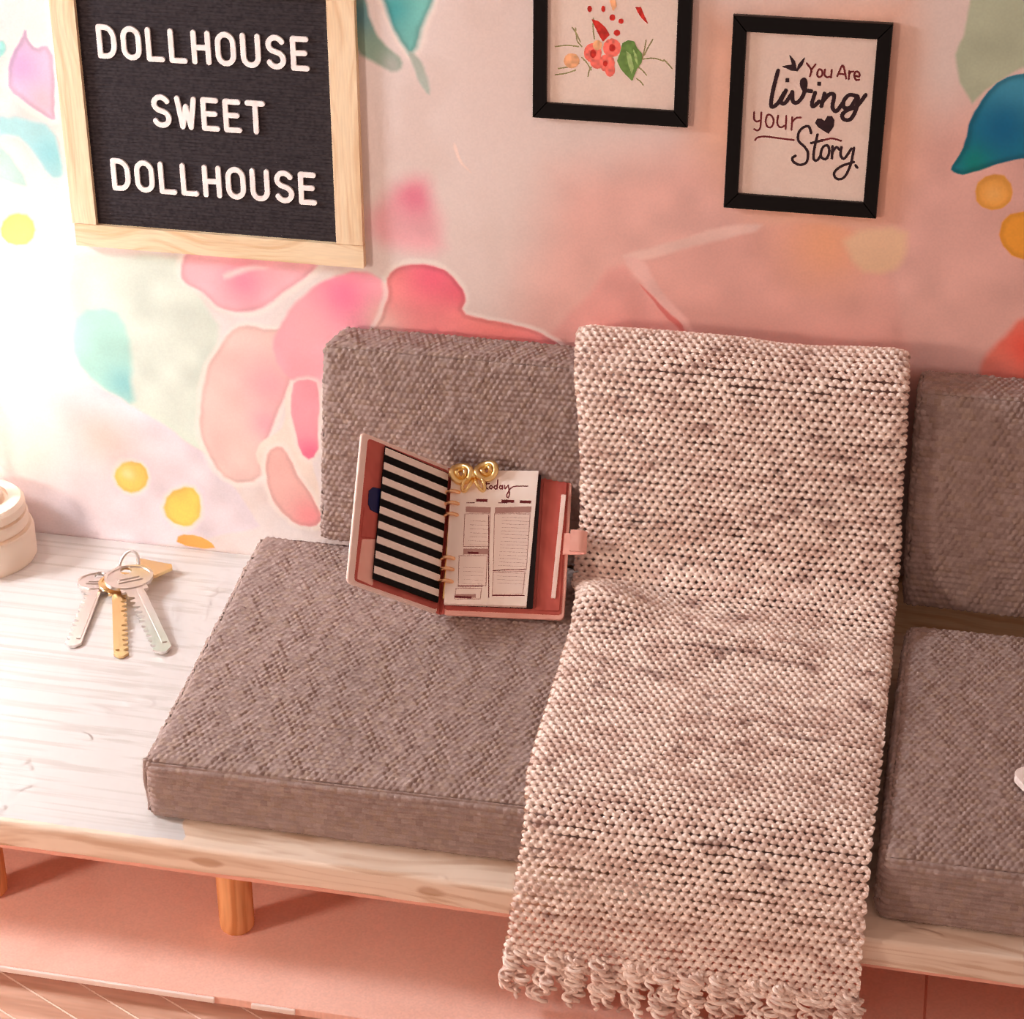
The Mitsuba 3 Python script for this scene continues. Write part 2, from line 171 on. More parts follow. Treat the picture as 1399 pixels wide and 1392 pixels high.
PAGE = {'lines':[[(269,1631),(380,1636)],[(722,1651),(842,1656)],[(710,630),(1144,671)],[(240,377),(577,393)],[(724,263),(1168,284)],[(594,1455),(677,230)]],'script':[[(530,1972),(524,1881),(557,1852)],[(497,1923),(569,1937)],[(573,1883),(591,1907),(617,1885),(597,1856),(573,1883)],[(637,1883),(658,1910),(686,1888),(664,1856),(637,1883)],[(686,2001),(686,1859)],[(714,1887),(732,1914),(758,1891),(738,1859),(714,1887)],[(759,1915),(764,1861)],[(789,1918),(800,1869),(835,1920)],[(839,1925),(861,1834),(865,1770),(847,1736),(830,1779),(907,1902),(1118,1922)]],'bars':[[(263,1574),(616,1575),(616,1489),(265,1488)],[(676,1577),(1187,1615),(1186,1524),(678,1491)],[(273,938),(628,954),(630,869),(275,853)],[(209,260),(496,274),(496,217),(209,204)]],'box':[[(255,1462),(612,1478),(630,982),(271,970)],[(673,1480),(1177,1503),(1174,672),(714,630)],[(221,830),(615,848),(626,405),(239,388)],[(715,609),(1156,640),(1147,304),(724,274)],[(213,344),(569,361),(560,204),(205,187)]]}

def polygon_sd(x, z, pts):
    d = mi.Float(1e9); inside = mi.Bool(False)
    n = len(pts)
    for i in range(n):
        (ax, az), (bx, bz) = pts[i], pts[(i + 1) % n]
        ex, ez = bx - ax, bz - az
        l2 = max(ex * ex + ez * ez, 1e-6)
        wx, wz = x - ax, z - az
        t = dr.clip((wx * ex + wz * ez) / l2, 0, 1)
        d = dr.minimum(d, dr.square(wx - ex * t) + dr.square(wz - ez * t))
        if abs(ez) > 1e-6:
            inside ^= ((z >= az) != (z >= bz)) & (x < ax + ex * (z - az) / ez)
    d = dr.sqrt(d)
    return dr.select(inside, -d, d)

OUTLINED = ('big_petal', 'dark_petal', 'small_petal', 'ul_petal', 'red_petal', 'tulip', 'teal_top', 'dot_y1', 'dot_y2')
PAPER = lin((227, 209, 202)); PAPER_COOL = lin((234, 227, 225))
def wallpaper(p, n, uv):
    x0, z0 = p.x * 1000, p.z * 1000
    w1 = mikit.fbm(x0 * .025, z0 * .025, octaves=3) - .5
    w2 = mikit.fbm(x0 * .025 + 91, z0 * .025 + 37, octaves=3) - .5
    x, z = x0 + 9 * w1, z0 + 9 * w2
    col = mikit.mix(PAPER_COOL, PAPER, mikit.smoothstep(-420, 60, x0 + 200 * (mikit.noise(x0 * .006, z0 * .006) - .5)))
    wash = mikit.fbm(x0 * .009 + 5, z0 * .009 + 11, octaves=3)
    col = mikit.mix(col, lin((220, 201, 193)), .6 * mikit.smoothstep(.5, .75, wash))
    for name, pts, c, soft, rim, blobs in PRINT:
        sd = polygon_sd(x, z, pts)
        m = 1 - mikit.smoothstep(-soft, soft, sd)
        if name in OUTLINED:
            col = mikit.mix(col, lin((246, 236, 228)), .6 * (1 - mikit.smoothstep(2, 11, sd + 5 * (mikit.noise(x0 * .02, z0 * .02) - .5))))
        cc = mi.Color3f(lin(c)) * (.9 + .2 * mikit.noise(x0 * .03 + soft, z0 * .03))
        for bx, bz, br, bc in blobs:
            g = dr.exp(-(dr.square(x - bx) + dr.square(z - bz)) / (br * br))
            cc = mikit.mix(cc, lin(bc), g)
        if rim:
            e = dr.exp(-dr.square((sd + 3) / 4))
            cc = cc * (1 - rim * e)
        col = mikit.mix(col, cc, m)
    grain = .97 + .06 * mikit.noise(x0 * .45, z0 * .45)
    return col * grain

mat('wallpaper', mikit.proc(wallpaper), rough=.55, spec=.35)

def white_paint(p, n, uv):
    s = mikit.fbm(p.x * 9 + 3 * mikit.noise(p.x * 4, p.y * 9), p.y * 120, p.z * 60, octaves=3)
    pal = between(lin((210, 207, 205)), lin((196, 192, 188)), mikit.smoothstep(.45, .8, s))
    g = mikit.fbm(p.x * 5, p.y * 90 + 4 * mikit.noise(p.x * 6, 3), p.z * 110 + 5 * mikit.noise(p.x * 5, p.z * 20), octaves=3)
    wood = between(lin((234, 214, 194)), lin((206, 176, 150)), mikit.smoothstep(.42, .8, g))
    k = mikit.noise(p.x * 14, p.z * 50)
    wood = between(wood, lin((170, 124, 88)), .6 * mikit.smoothstep(.8, .9, k))
    edge = mikit.noise(p.x * 30, p.y * 30) * .03
    painted = (n.z > .5) & ((p.y > -.7085 + edge * .1) & (p.x < -.276 + edge))
    return dr.select(painted, pal, wood)

def brush(p, n, uv):
    wob = 3 * mikit.noise(p.x * 4, p.y * 9)
    return .0013 * mikit.fbm(p.x * 7 + wob, p.y * 100, p.z * 100, octaves=3) + .0014 * mikit.smoothstep(.72, .8, mikit.fbm(p.x * 22, p.y * 40 + 2 * mikit.noise(p.x * 8, p.y * 8)))

mat('bench_finish', mikit.proc(white_paint), rough=.42, spec=.5, bump=brush, eps=8e-4)

def wood_fn(c1, c2, ax='x', f=1.):
    def fn(p, n, uv):
        if ax == 'x':
            a, b, c = p.x, p.y, p.z
        elif ax == 'z':
            a, b, c = p.z, p.y, p.x
        else:
            a, b, c = p.y, p.x, p.z
        g = mikit.fbm(a * 9 * f, b * 120 * f, c * 120 * f + 3 * mikit.noise(a * 12 * f, c * 30), octaves=3)
        fine = mikit.noise(a * 60 * f, b * 500 * f, c * 500 * f)
        return between(lin(c1), lin(c2), mikit.smoothstep(.35, .75, g)) * (.94 + .1 * fine)
    return fn
mat('pine_across', mikit.proc(wood_fn((238, 216, 182), (222, 190, 148), 'x')), rough=.55)
mat('pine_up', mikit.proc(wood_fn((240, 218, 184), (224, 192, 152), 'z')), rough=.55)
mat('peg_wood', mikit.proc(wood_fn((230, 172, 120), (204, 134, 82), 'z', .7)), rough=.5)
mat('table_wood', mikit.proc(wood_fn((214, 174, 152), (192, 146, 122), 'x', .6)), rough=.5)

mat('pink_floor', mikit.proc(lambda p, n, uv: between(lin((246, 200, 184)), lin((238, 188, 170)), mikit.fbm(p.x * 14, p.y * 14, 2.)) * (.95 + .1 * mikit.noise(p.x * 420, p.y * 420))), rough=.6)
mat('pink_trim', lin((230, 170, 150)), rough=.6)
mat('highlight_white', lin((240, 226, 218)), rough=.55)  # pale tone for the highlight painted on the floor edge
mat('scratch', lin((238, 214, 198)), rough=.5)

PITCH_A, PITCH_B = .0092, .0086
def canvas(p, n, uv):      # uv: metres along the cloth; one tone per woven cell
    row = dr.floor(uv.y / PITCH_B)
    col = dr.floor(uv.x / PITCH_A + .5 * (row - 2 * dr.floor(row / 2)))
    r = mikit.cell_rand(col, row, 3)
    c = between(lin((148, 128, 122)), lin((166, 147, 141)), r)
    c = between(c, lin((166, 142, 118)), .25 * mikit.smoothstep(.6, .9, mikit.cell_rand(col, row, 8)))
    return c * (.9 + .2 * mikit.fbm(uv.x * 9, uv.y * 9, n.z * 2)) * (.93 + .14 * mikit.noise(uv.x * 700, uv.y * 700))
mat('canvas', mikit.proc(canvas), rough=.9, spec=.15)
mat('canvas_edge', lin((158, 139, 132)), rough=.9, spec=.15)

def yarn(p, n, uv):
    f = mikit.fbm(p.x * 34, p.y * 60, p.z * 60, octaves=2)
    s = mikit.noise(p.x * 210, p.y * 210, p.z * 210)
    c = between(lin((248, 234, 224)), lin((226, 204, 193)), mikit.smoothstep(.40, .70, f))
    c = between(c, lin((140, 100, 92)), .6 * mikit.smoothstep(.78, .92, mikit.noise(p.x * 40, p.y * 70 + 7, p.z * 70)))
    return c * (.88 + .22 * s)
mat('yarn', mikit.proc(yarn), rough=1., spec=.0)

mat('black_frame', lin((8, 6, 7)), rough=.35, spec=.2)
mat('felt', mikit.proc(lambda p, n, uv: between(lin((44, 40, 44)), lin((70, 64, 66)), mikit.noise(p.x * 300, p.z * 380) * .7)), rough=.95, spec=.1)
mat('letter_white', lin((246, 240, 238)), rough=.45)
mat('print_paper', mikit.proc(lambda p, n, uv: between(lin((236, 218, 204)), lin((228, 204, 192)), mikit.fbm(p.x * 18, p.z * 18)) * (.96 + .07 * mikit.noise(p.x * 500, p.z * 500))), rough=.5)
INKS = {'coral': (240, 118, 104), 'red': (196, 48, 40), 'peach': (236, 176, 130), 'green': (104, 140, 70), 'leaf_light': (160, 190, 120), 'dash': (150, 140, 96), 'ink': (44, 22, 28), 'ink_red': (104, 34, 36)}
for k, c in INKS.items():
    mat('ink_' + k, mikit.proc(lambda p, n, uv, c=c: mi.Color3f(lin(c)) * (.75 + .5 * mikit.noise(p.x * 260, p.z * 260))), rough=.6)

mat('leather_pink', mikit.proc(lambda p, n, uv: between(lin((240, 188, 174)), lin((232, 168, 154)), mikit.fbm(p.x * 60, p.y * 60, p.z * 60))), rough=.42, spec=.5)
mat('leather_red', mikit.proc(lambda p, n, uv: between(lin((204, 108, 96)), lin((170, 72, 64)), mikit.fbm(p.x * 50 + 40 * p.y, p.y * 20, p.z * 20))), rough=.5)
mat('leather_edge', lin((246, 222, 212)), rough=.45)
mat('page_white', lin((244, 232, 222)), rough=.6)
mat('page_dark', lin((30, 24, 28)), rough=.5)
mat('page_print', lin((176, 138, 130)), rough=.6)
mat('page_box', lin((240, 224, 214)), rough=.6)
mat('stripe_black', lin((8, 7, 9)), rough=.5, spec=.12)
mat('navy', lin((18, 24, 78)), rough=.4)
mat('gold', (1., .76, .34), rough=.28, metal=1.)
mat('rose_gold', (.96, .60, .34), rough=.25, metal=1.)
mat('steel', (.80, .77, .74), rough=.24, metal=1.)
mat('brass', (.86, .62, .32), rough=.28, metal=1.)
mat('lamp_enamel', lin((240, 224, 206)), rough=.35, spec=.5)
mat('seam_dark', lin((92, 72, 50)), rough=.5)
mat('tray_white', lin((246, 236, 232)), rough=.35)

# ------------------------------------------------------------------ structure
add('wall_back', plain_box(-2.6, 2.4, 0, .03, -.165, 1.7), 'wallpaper', False, 'wall covered in watercolour wallpaper with pink flowers, teal leaves and yellow dots', kind='structure')
FZ = -.160
for a, b in ((-2.6, .6815), (.6845, 2.4)):
    add('floor__panel', rbox(a, b, -.802, 0, FZ - .012, FZ, .0015), 'pink_floor', 20)
add('floor__joint', plain_box(.675, .691, -.80, -.001, FZ - .0115, FZ - .0035), 'pink_trim', False)
labels['floor'] = {'label': 'flat pink floor panels under the bench', 'kind': 'structure'}
add('floor__edge_highlight', rbox(-1.2, -.185, -.8065, -.8022, FZ - .008, FZ - .0005, .001), 'highlight_white', 20, 'white strip along the floor edge, a highlight put in as colour')  # bright line on the front edge, its highlight painted as white strips
add('floor__edge_highlight', rbox(-.137, -.08, -.8065, -.8022, FZ - .008, FZ - .0005, .001), 'highlight_white', 20, 'white strip along the floor edge, a highlight put in as colour')

# table under the doll house: boards that run slantwise
tz = -.187
tdir = np.array([.115, -.055, 0]); tdir /= np.linalg.norm(tdir); tnor = np.array([-tdir[1], tdir[0], 0])
key = thing('table', 'pinkish wooden table of slanting boards below the doll house floor, bottom left', 'table')
for i in range(16):
    b = plain_box(-1.1, 1.5, i * .047 - .40, i * .047 - .40 + .0445, -.012, 0)
    b = to(b, np.array([-.4, -.85, tz]), tdir, tnor, EZ)
    P = m3.Manifold(m3.Mesh(b.vertices.astype(np.float32), b.faces.astype(np.uint32))) ^ m3.Manifold.cube([3, .60, .1]).translate([-1.5, -1.28, tz - .05])
    if not P.is_empty():
        mm = P.to_mesh()
        add('table__board', trimesh.Trimesh(mm.vert_properties[:, :3], mm.tri_verts, process=False), 'table_wood', 20)
for i in range(16):
    b = plain_box(-1.1, 1.5, i * .047 - .40 + .0447, i * .047 - .40 + .0468, -.012, -.0002)
    b = to(b, np.array([-.4, -.85, tz]), tdir, tnor, EZ)
    P = m3.Manifold(m3.Mesh(b.vertices.astype(np.float32), b.faces.astype(np.uint32))) ^ m3.Manifold.cube([3, .60, .1]).translate([-1.5, -1.28, tz - .05])
    if not P.is_empty():
        mm = P.to_mesh()
        add('table__seam_filler', trimesh.Trimesh(mm.vert_properties[:, :3], mm.tri_verts, process=False), 'scratch', 20, 'pale filler line between boards')

# ------------------------------------------------------------------ bench
thing('bench', 'long bench with white painted top, bare wooden front edge and round peg legs', 'bench')
def bench_slab():
    xs = np.linspace(-1.9, 1.9, 381)
    prof = [(-.002, -.0385), (-.7155, -.0385), (-.7168, -.036), (-.7172, -.006), (-.7150, -.0012), (-.712, 0), (-.002, 0)]
    v = []
    for x in xs:
        for j, (y, z) in enumerate(prof):
            d = 0
            if 1 <= j <= 4:
                d = .0022 * (meshkit.noise(np.array([x * 7, j * .7, 0])) - .5) + .0016 * (meshkit.noise(np.array([x * 34, j * 2.1, 5])) - .5)
            v.append((x, y + d, z + (.0016 * (meshkit.noise(np.array([x * 26, 3, 9])) - .5) if j in (1, 2) else 0)))
    m, f = len(prof), []
    for i in range(len(xs) - 1):
        for j in range(m):
            k = (j + 1) % m
            f += [[i * m + j, (i + 1) * m + j, (i + 1) * m + k], [i * m + j, (i + 1) * m + k, i * m + k]]
    f += [[0, k, k + 1] for k in range(1, m - 1)] + [[(len(xs) - 1) * m, (len(xs) - 1) * m + k + 1, (len(xs) - 1) * m + k] for k in range(1, m - 1)]
    t = trimesh.Trimesh(np.array(v), np.array(f), process=False)
    t.fix_normals()
    return t
add('bench__slab', bench_slab(), 'bench_finish', 35)
add('bench__lip', rbox(-1.9, 1.9, -.7125, -.69, -.0465, -.0405, .001), 'pink_trim', 20, 'thin pinkish strip under the slab')
add('bench__core', plain_box(-1.9, 1.9, -.708, -.66, -.0412, -.0380), 'peg_wood', False)
for x in (-1.45, -.545, -.2005, .9, 1.5):
    prof = [(0, FZ), (.0195, FZ), (.0222, FZ + .004), (.0228, FZ + .012), (.0228, -.0385), (0, -.0385)]
    for y in ((-.668, -.06)):
        leg = lathe(prof, 40); leg.apply_translation([x, y, 0])
        add('bench__leg', leg, 'peg_wood', 40, 'round orange wooden peg leg')
add('bench__back_rail', rbox(-.19, 1.48, -.024, -.004, 0, .0860, .002), 'pine_across', 20)

# ------------------------------------------------------------------ cushions: canvas cells stand out of the surface
def weave(a, b, k=0, ribs=False):
    a = a + .0022 * (meshkit.noise(np.stack([a * 22, b * 22, a * 0 + k], -1)) - .5)
    b = b + .0030 * (meshkit.noise(np.stack([a * 16, b * 16, a * 0 + k + 9], -1)) - .5)
    row = np.floor(b / PITCH_B)
    ca = a / PITCH_A + .5 * (row % 2)
    fa, fb = ca - np.floor(ca), b / PITCH_B - row
    amp = (.9 if ribs else .55) + (.4 if ribs else .9) * meshkit.noise(np.stack([np.floor(ca) * 1.7, row * 1.3, a * 0 + k], -1), 3)
    h = (1 - (2 * fb - 1) ** 2).clip(0) ** .6 * ((.62 if ribs else 0) + (.38 if ribs else 1) * (1 - (2 * fa - 1) ** 2).clip(0) ** .6)
    slub = meshkit.noise(np.stack([a * 60, b * 60, a * 0 + k + 30], -1), 5)
    return .0032 * amp * h + .0016 * np.clip(slub - .78, 0, 1) * 4

def cushion(c8, xs, ys, zs, r, seed, puff=.004, ribs_front=True):
    """c8[i][j][k]: the corners for x, y, z low or high; xs, ys, zs: grid lines from 0 to the cushion's size in metres"""
    c8 = np.asarray(c8, float).reshape(2, 2, 2, 3)
    D = np.array([xs[-1], ys[-1], zs[-1]])
    V, F, UV, at = [], [], [], 0
    for ax in range(3):
        for side in (0, 1):
            o = [a for a in range(3) if a != ax]
            A, B = np.meshgrid([xs, ys, zs][o[0]], [xs, ys, zs][o[1]], indexing='ij')
            p = np.zeros(A.shape + (3,)); p[..., o[0]] = A; p[..., o[1]] = B; p[..., ax] = side * D[ax]
            inner = np.clip(p, r, D - r); d = p - inner
            nrm = d / (np.linalg.norm(d, axis=-1, keepdims=True) + 1e-12)
            ua, ub = A / D[o[0]], B / D[o[1]]
            bulge = puff * (4 * ua * (1 - ua)) ** .5 * (4 * ub * (1 - ub)) ** .5
            if ax == 2 and side == 0:
                h = 0 * A; bulge = 0 * A
            else:
                h = weave(A, B, seed + ax * 2 + side, ribs_front and ax == 1)
            lump = .003 * (meshkit.fbm(p * 7 + seed, 2) - .5)
            q = inner + r * nrm + nrm * (h + bulge + lump * (bulge > 0))[..., None]
            t = q / D
            w = [(1 - t[..., k], t[..., k]) for k in range(3)]
            out = sum(w[0][i][..., None] * w[1][j][..., None] * w[2][k][..., None] * c8[i, j, k] for i in (0, 1) for j in (0, 1) for k in (0, 1))
            na, nb = A.shape
            idx = at + np.arange(na * nb).reshape(na, nb)
            q4 = np.stack([idx[:-1, :-1], idx[1:, :-1], idx[1:, 1:], idx[:-1, 1:]], -1).reshape(-1, 4)
            f = np.vstack([q4[:, [0, 1, 2]], q4[:, [0, 2, 3]]])
            flip = (ax != 1) != (side == 1)
            F.append(f[:, ::-1] if flip else f); V.append(out.reshape(-1, 3)); UV.append(np.stack([A, B], -1).reshape(-1, 2)); at += na * nb
    V, F = np.vstack(V), np.vstack(F)
    _, inv = np.unique(np.round(V, 6), axis=0, return_inverse=True)
    inv = inv.ravel(); nn = np.zeros((inv.max() + 1, 3)); fn = np.cross(V[F[:, 1]] - V[F[:, 0]], V[F[:, 2]] - V[F[:, 0]])
    for k in range(3):
        np.add.at(nn, inv[F[:, k]], fn)
    nn /= np.linalg.norm(nn, axis=1, keepdims=True) + 1e-20
    return meshkit.write_ply((V, F), False, np.vstack(UV), None, normals=nn[inv])

def lines(L, fine, lo=0., hi=None, coarse=.012):
    hi = L if hi is None else hi
    a = np.linspace(0, lo, max(2, int(lo / coarse) + 1))[:-1] if lo > 0 else np.array([])
    b = np.linspace(lo, hi, int(round((hi - lo) / fine)) + 1)
    c = np.linspace(hi, L, max(2, int((L - hi) / coarse) + 1))[1:] if hi < L else np.array([])
    return np.concatenate([a, b, c])

def corners(fl, fr, bl, br, z0, z1, dy=0., dxl=0.):
    """plan corners front-left, front-right, back-left, back-right, bottom and top heights; the top leans by dy"""
    return [[[(*fl, z0), (fl[0] + dxl, fl[1] + dy, z1)], [(*bl, z0), (bl[0] + dxl, bl[1] + dy, z1)]],
            [[(*fr, z0), (fr[0], fr[1] + dy, z1)], [(*br, z0), (br[0], br[1] + dy, z1)]]]

SH = .0905
add('seat_cushion', cushion(corners((-.307, -.668), (.585, -.655), (-.341, -.084), (.588, -.074), 0, SH - .004), lines(.90, .0022, 0, .52), lines(.584, .0022), lines(SH, .0014), .013, 1), 'canvas', True,
    'grey canvas seat cushion under the open planner, on the bench right of the keys', 'cushion', 'sofa cushions')
for k, x in enumerate((-.3095, -.3030)):
    zz = np.linspace(.006, .084, 14)
    add('seat_cushion__corner_fold', tube(np.stack([x + .0012 * np.sin(zz * 90 + k), -.6600 - .004 * k + .001 * np.sin(zz * 70), zz], 1), .0038, 8), 'canvas_edge', True)
add('seat_cushion', cushion(corners((.612, -.678), (1.512, -.678), (.618, -.150), (1.515, -.150), 0, .094), lines(.90, .0022, 0, .24), lines(.528, .0022), lines(.096, .0014), .014, 2), 'canvas', True,
    'brownish grey canvas seat cushion right of the throw, a white corner lying on it', 'cushion', 'sofa cushions')
add('back_cushion', cushion(corners((-.247, -.091), (.583, -.091), (-.236, -.018), (.583, -.018), SH + .004, .408, .006, .016), lines(.845, .0022, 0, .44), lines(.074, .0022), lines(.318, .0022), .011, 3, puff=.003, ribs_front=False), 'canvas', True,
    'grey canvas back cushion behind the open planner, upright against the wallpaper', 'cushion', 'sofa cushions')
add('back_cushion', cushion(corners((.611, -.091), (1.47, -.091), (.611, -.018), (1.47, -.018), SH - .0035, .417, .006, -.008), lines(.845, .0022, 0, .24), lines(.074, .0022), lines(.325, .0022), .010, 4, puff=.003, ribs_front=False), 'canvas', True,
    'brownish grey canvas back cushion at the right edge, right of the throw', 'cushion', 'sofa cushions')

# ------------------------------------------------------------------ knitted throw
PROFILE = np.array([(-.0115, .27), (-.0115, .39), (-.021, .432), (-.048, .452), (-.082, .450), (-.108, .434), (-.118, .405), (-.120, .35), (-.121, .28), (-.124, .20), (-.134, .150), (-.165, .119), (-.22, .108), (-.30, .107), (-.40, .107),
                    (-.52, .107), (-.615, .106), (-.655, .101), (-.686, .084), (-.706, .050), (-.722, .012), (-.732, -.03), (-.739, -.093)])
prof_d = spline(PROFILE, 30)
arc = np.r_[0, np.cumsum(np.linalg.norm(np.diff(prof_d, axis=0), axis=1))]
ALEN = arc[-1]
def key_s(i):
    return arc[min(i * 30, len(arc) - 1)]
# left and right edge along the throw
EL = [(0, .128), (3, .124), (6, .131), (8, .141), (9, .143), (10, .139), (11, .141), (12, .156), (14, .162), (16, .169), (18, .180), (20, .176), (22, .163)]
ER = [(0, .588), (3, .589), (6, .594), (8, .598), (10, .604), (11, .604), (13, .606), (15, .605), (17, .603), (19, .604), (22, .607)]
sL, xL = [key_s(i) for i, _ in EL], [x for _, x in EL]
sR, xR = [key_s(i) for i, _ in ER], [x for _, x in ER]
from scipy.interpolate import PchipInterpolator
fL, fR = PchipInterpolator(sL, xL), PchipInterpolator(sR, xR)
fold_s, front_s = key_s(11), key_s(17)
def throw_surface(u, s):
    s = np.clip(s, 0, ALEN)
    y, z = np.interp(s, arc, prof_d[:, 0]), np.interp(s, arc, prof_d[:, 1])
    x = fL(s) * (1 - u) + fR(s) * u
    i = np.clip(np.searchsorted(arc, s) - 1, 0, len(arc) - 2)
    t = prof_d[i + 1] - prof_d[i]
    t = t / np.linalg.norm(t, axis=-1, keepdims=True)
    ny, nz = t[..., 1], -t[..., 0]
    flat = np.clip((s - .10) / .1, 0, 1)
    lump = .010 * flat * (meshkit.fbm(np.stack([u * 3.0, s * 5.0, 0 * u + 4], -1), 2) - .38)
    hump = .030 * np.exp(-((u - .10) / .15) ** 2 - ((s - fold_s - .060) / .045) ** 2) + .014 * np.exp(-((u - .12) / .16) ** 2 - ((s - fold_s + .085) / .04) ** 2) + .010 * np.exp(-((u - .5) / .3) ** 2 - ((s - fold_s - .10) / .05) ** 2)
    fold = .007 * np.exp(-((s - fold_s + .02 - .05 * (u - .3)) / .022) ** 2) * np.clip(u * 4, 0, 1)
    curl = -.006 * (np.exp(-(u / .03) ** 2) + np.exp(-((1 - u) / .03) ** 2)) * np.clip((s - .12) / .05, 0, 1) * np.clip((key_s(18) - s) / .1, 0, 1)
    d = np.maximum(lump, -.002) + hump + fold + curl
    return np.stack([x, y + ny * d, z + nz * d], -1), np.stack([0 * x, ny, nz], -1)

COURSE, SEG, SIDES = .0098, 12, 5
NW = 40
def knit(s0, s1):
    ks = np.arange(s0, s1, COURSE)
    V, F, at = [], [], 0
    th = np.linspace(0, 2 * np.pi, SIDES, endpoint=False)
    for ki, s in enumerate(ks):
        n = NW * SEG + 1
        t = np.linspace(0, NW, n)
        ph = 2 * np.pi * t
        jit = .8 + .4 * meshkit.noise(np.stack([np.floor(t * 2) * 1.9, 0 * t + ki * 1.7, 0 * t], -1), 4)
        wob = .0030 * (meshkit.noise(np.stack([t * .5, 0 * t + ki * .45, 0 * t], -1), 8) - .5)
        ph = ph + math.pi * (ki % 2) + 1.6 * (meshkit.noise(np.stack([t * .12, 0 * t + ki * .03, 0 * t + 5], -1), 2) - .5)
        uu = (t + .5 + .05 * np.sin(2 * ph)) / (NW + 1) + .004 * (meshkit.noise(np.array([ki * .8, 3, 1])) - .5)
        ss = s + COURSE * .17 * np.cos(ph) * jit + wob
        hh = .0012 * np.cos(2 * ph) * jit
        P, N = throw_surface(uu, ss)
        P = P + N * (hh + .0015)[:, None]
        tg = np.gradient(P, axis=0); tg /= np.linalg.norm(tg, axis=1, keepdims=True)
        a = N - tg * (N * tg).sum(1, keepdims=True); a /= np.linalg.norm(a, axis=1, keepdims=True); b = np.cross(tg, a)
        rr = .0036 * (.83 + .34 * meshkit.noise(np.stack([t * 1.3, 0 * t + ki * 2.3, 0 * t], -1), 6))
        v = P[:, None] + rr[:, None, None] * (np.cos(th)[None, :, None] * a[:, None] + np.sin(th)[None, :, None] * b[:, None])
        idx = at + np.arange(n * SIDES).reshape(n, SIDES); nx = np.roll(idx, -1, 1)
        q = np.stack([idx[:-1], nx[:-1], nx[1:], idx[1:]], -1).reshape(-1, 4)
        F.append(np.vstack([q[:, [0, 1, 2]], q[:, [0, 2, 3]]])); V.append(v.reshape(-1, 3)); at += n * SIDES
    return trimesh.Trimesh(np.vstack(V), np.vstack(F), process=False)

thing('throw_blanket', 'beige knitted throw with a fringe, draped over the sofa cushions and bench edge', 'blanket')
add('throw_blanket__knit', knit(.012, ALEN - .004), 'yarn', True, kind='stuff')
def curl(P0, P1, turns, rad, r, phase, flat=.55):
    n = int(turns * 11); t = np.linspace(0, 1, n)
    base = P0 + (P1 - P0) * t[:, None]
    base[:, 0] += .004 * np.sin(t * 7 + phase); base[:, 1] -= .004 * np.sin(t * 5 + phase * 2)
    a = 2 * np.pi * turns * t + phase
    rr = rad * (.8 + .4 * np.sin(t * 9 + phase * 3))
    base[:, 0] += rr * np.cos(a); base[:, 1] += rr * flat * np.sin(a); base[:, 2] += .0028 * np.sin(a * .5)
    return tube(base, r, 5)
NT = 12
for i in range(NT):
    u = (i + .5) / NT
    s = ALEN - .010
    P0, N0 = throw_surface(np.array(u), np.array(s)); P0 = np.asarray(P0)
    ms = []
    r_ = random.Random(40 + i)
    ln = r_.uniform(.050, .060) if i < 2 else r_.uniform(.060, .072)
    for k in range(6):
        off = np.array([(k - 2.5) * .0042 + r_.uniform(-.003, .003), r_.uniform(-.006, .004), 0])
        lk = ln * (r_.uniform(.45, 1.0) if k not in (2, 3) else r_.uniform(.85, 1.05))
        end = P0 + off * r_.uniform(.5, 1.0) + np.array([r_.uniform(-.006, .006), r_.uniform(-.014, .002), -lk])
        end[2] = max(end[2], FZ + .0055)
        ms.append(curl(P0 + off + np.array([0, 0, .014]), end, (lk + .014) / .0105, r_.uniform(.0058, .0085), .0027, r_.uniform(0, 6)))
    add('throw_blanket__tassel', cat(ms), 'yarn', True)

# ------------------------------------------------------------------ letter board
thing('letter_board', 'black letter board with white letters in a pine frame on the wall', 'letter board')
BX0, BX1, BZ0, BZ1 = -.622, -.188, .5005, .914
TB = .0125
st = .0335
add('letter_board__bottom_rail', on_wall(extrude(sbox(BX0, BZ0, BX1, BZ0 + .0335), TB)), 'pine_across', 20)
add('letter_board__top_rail', on_wall(extrude(sbox(BX0, BZ1 - .032, BX1, BZ1), TB)), 'pine_across', 20)
add('letter_board__stile', on_wall(extrude(sbox(BX0 - .003, BZ0 + .0340, BX0 + st, BZ1 - .0325), TB - .0006)), 'pine_up', 20)
add('letter_board__stile', on_wall(extrude(sbox(BX1 - st - .006, BZ0 + .0340, BX1 - .0005, BZ1 - .0325), TB - .0006)), 'pine_up', 20)
def felt_panel():
    zs = np.arange(BZ0 + .03, BZ1 - .028, .0009); xs = (BX0 + st - .004, BX1 - st + .002)
    d = .0035 + .0009 * np.abs(np.sin(np.pi * (zs - zs[0]) / .0054)) ** .6
    v = np.array([(x, -dd, z) for x in xs for z, dd in zip(zs, d)]); n = len(zs)
    f = [[i, n + i, n + i + 1] for i in range(n - 1)] + [[i, n + i + 1, i + 1] for i in range(n - 1)]
    return trimesh.Trimesh(v, np.array(f), process=False)
add('letter_board__felt_panel', felt_panel(), 'felt', False, 'black ribbed felt panel')
arcp = lambda cx, cy, rx, ry, a0, a1, n=14: [(cx + rx * math.cos(math.radians(a)), cy + ry * math.sin(math.radians(a))) for a in np.linspace(a0, a1, n)]
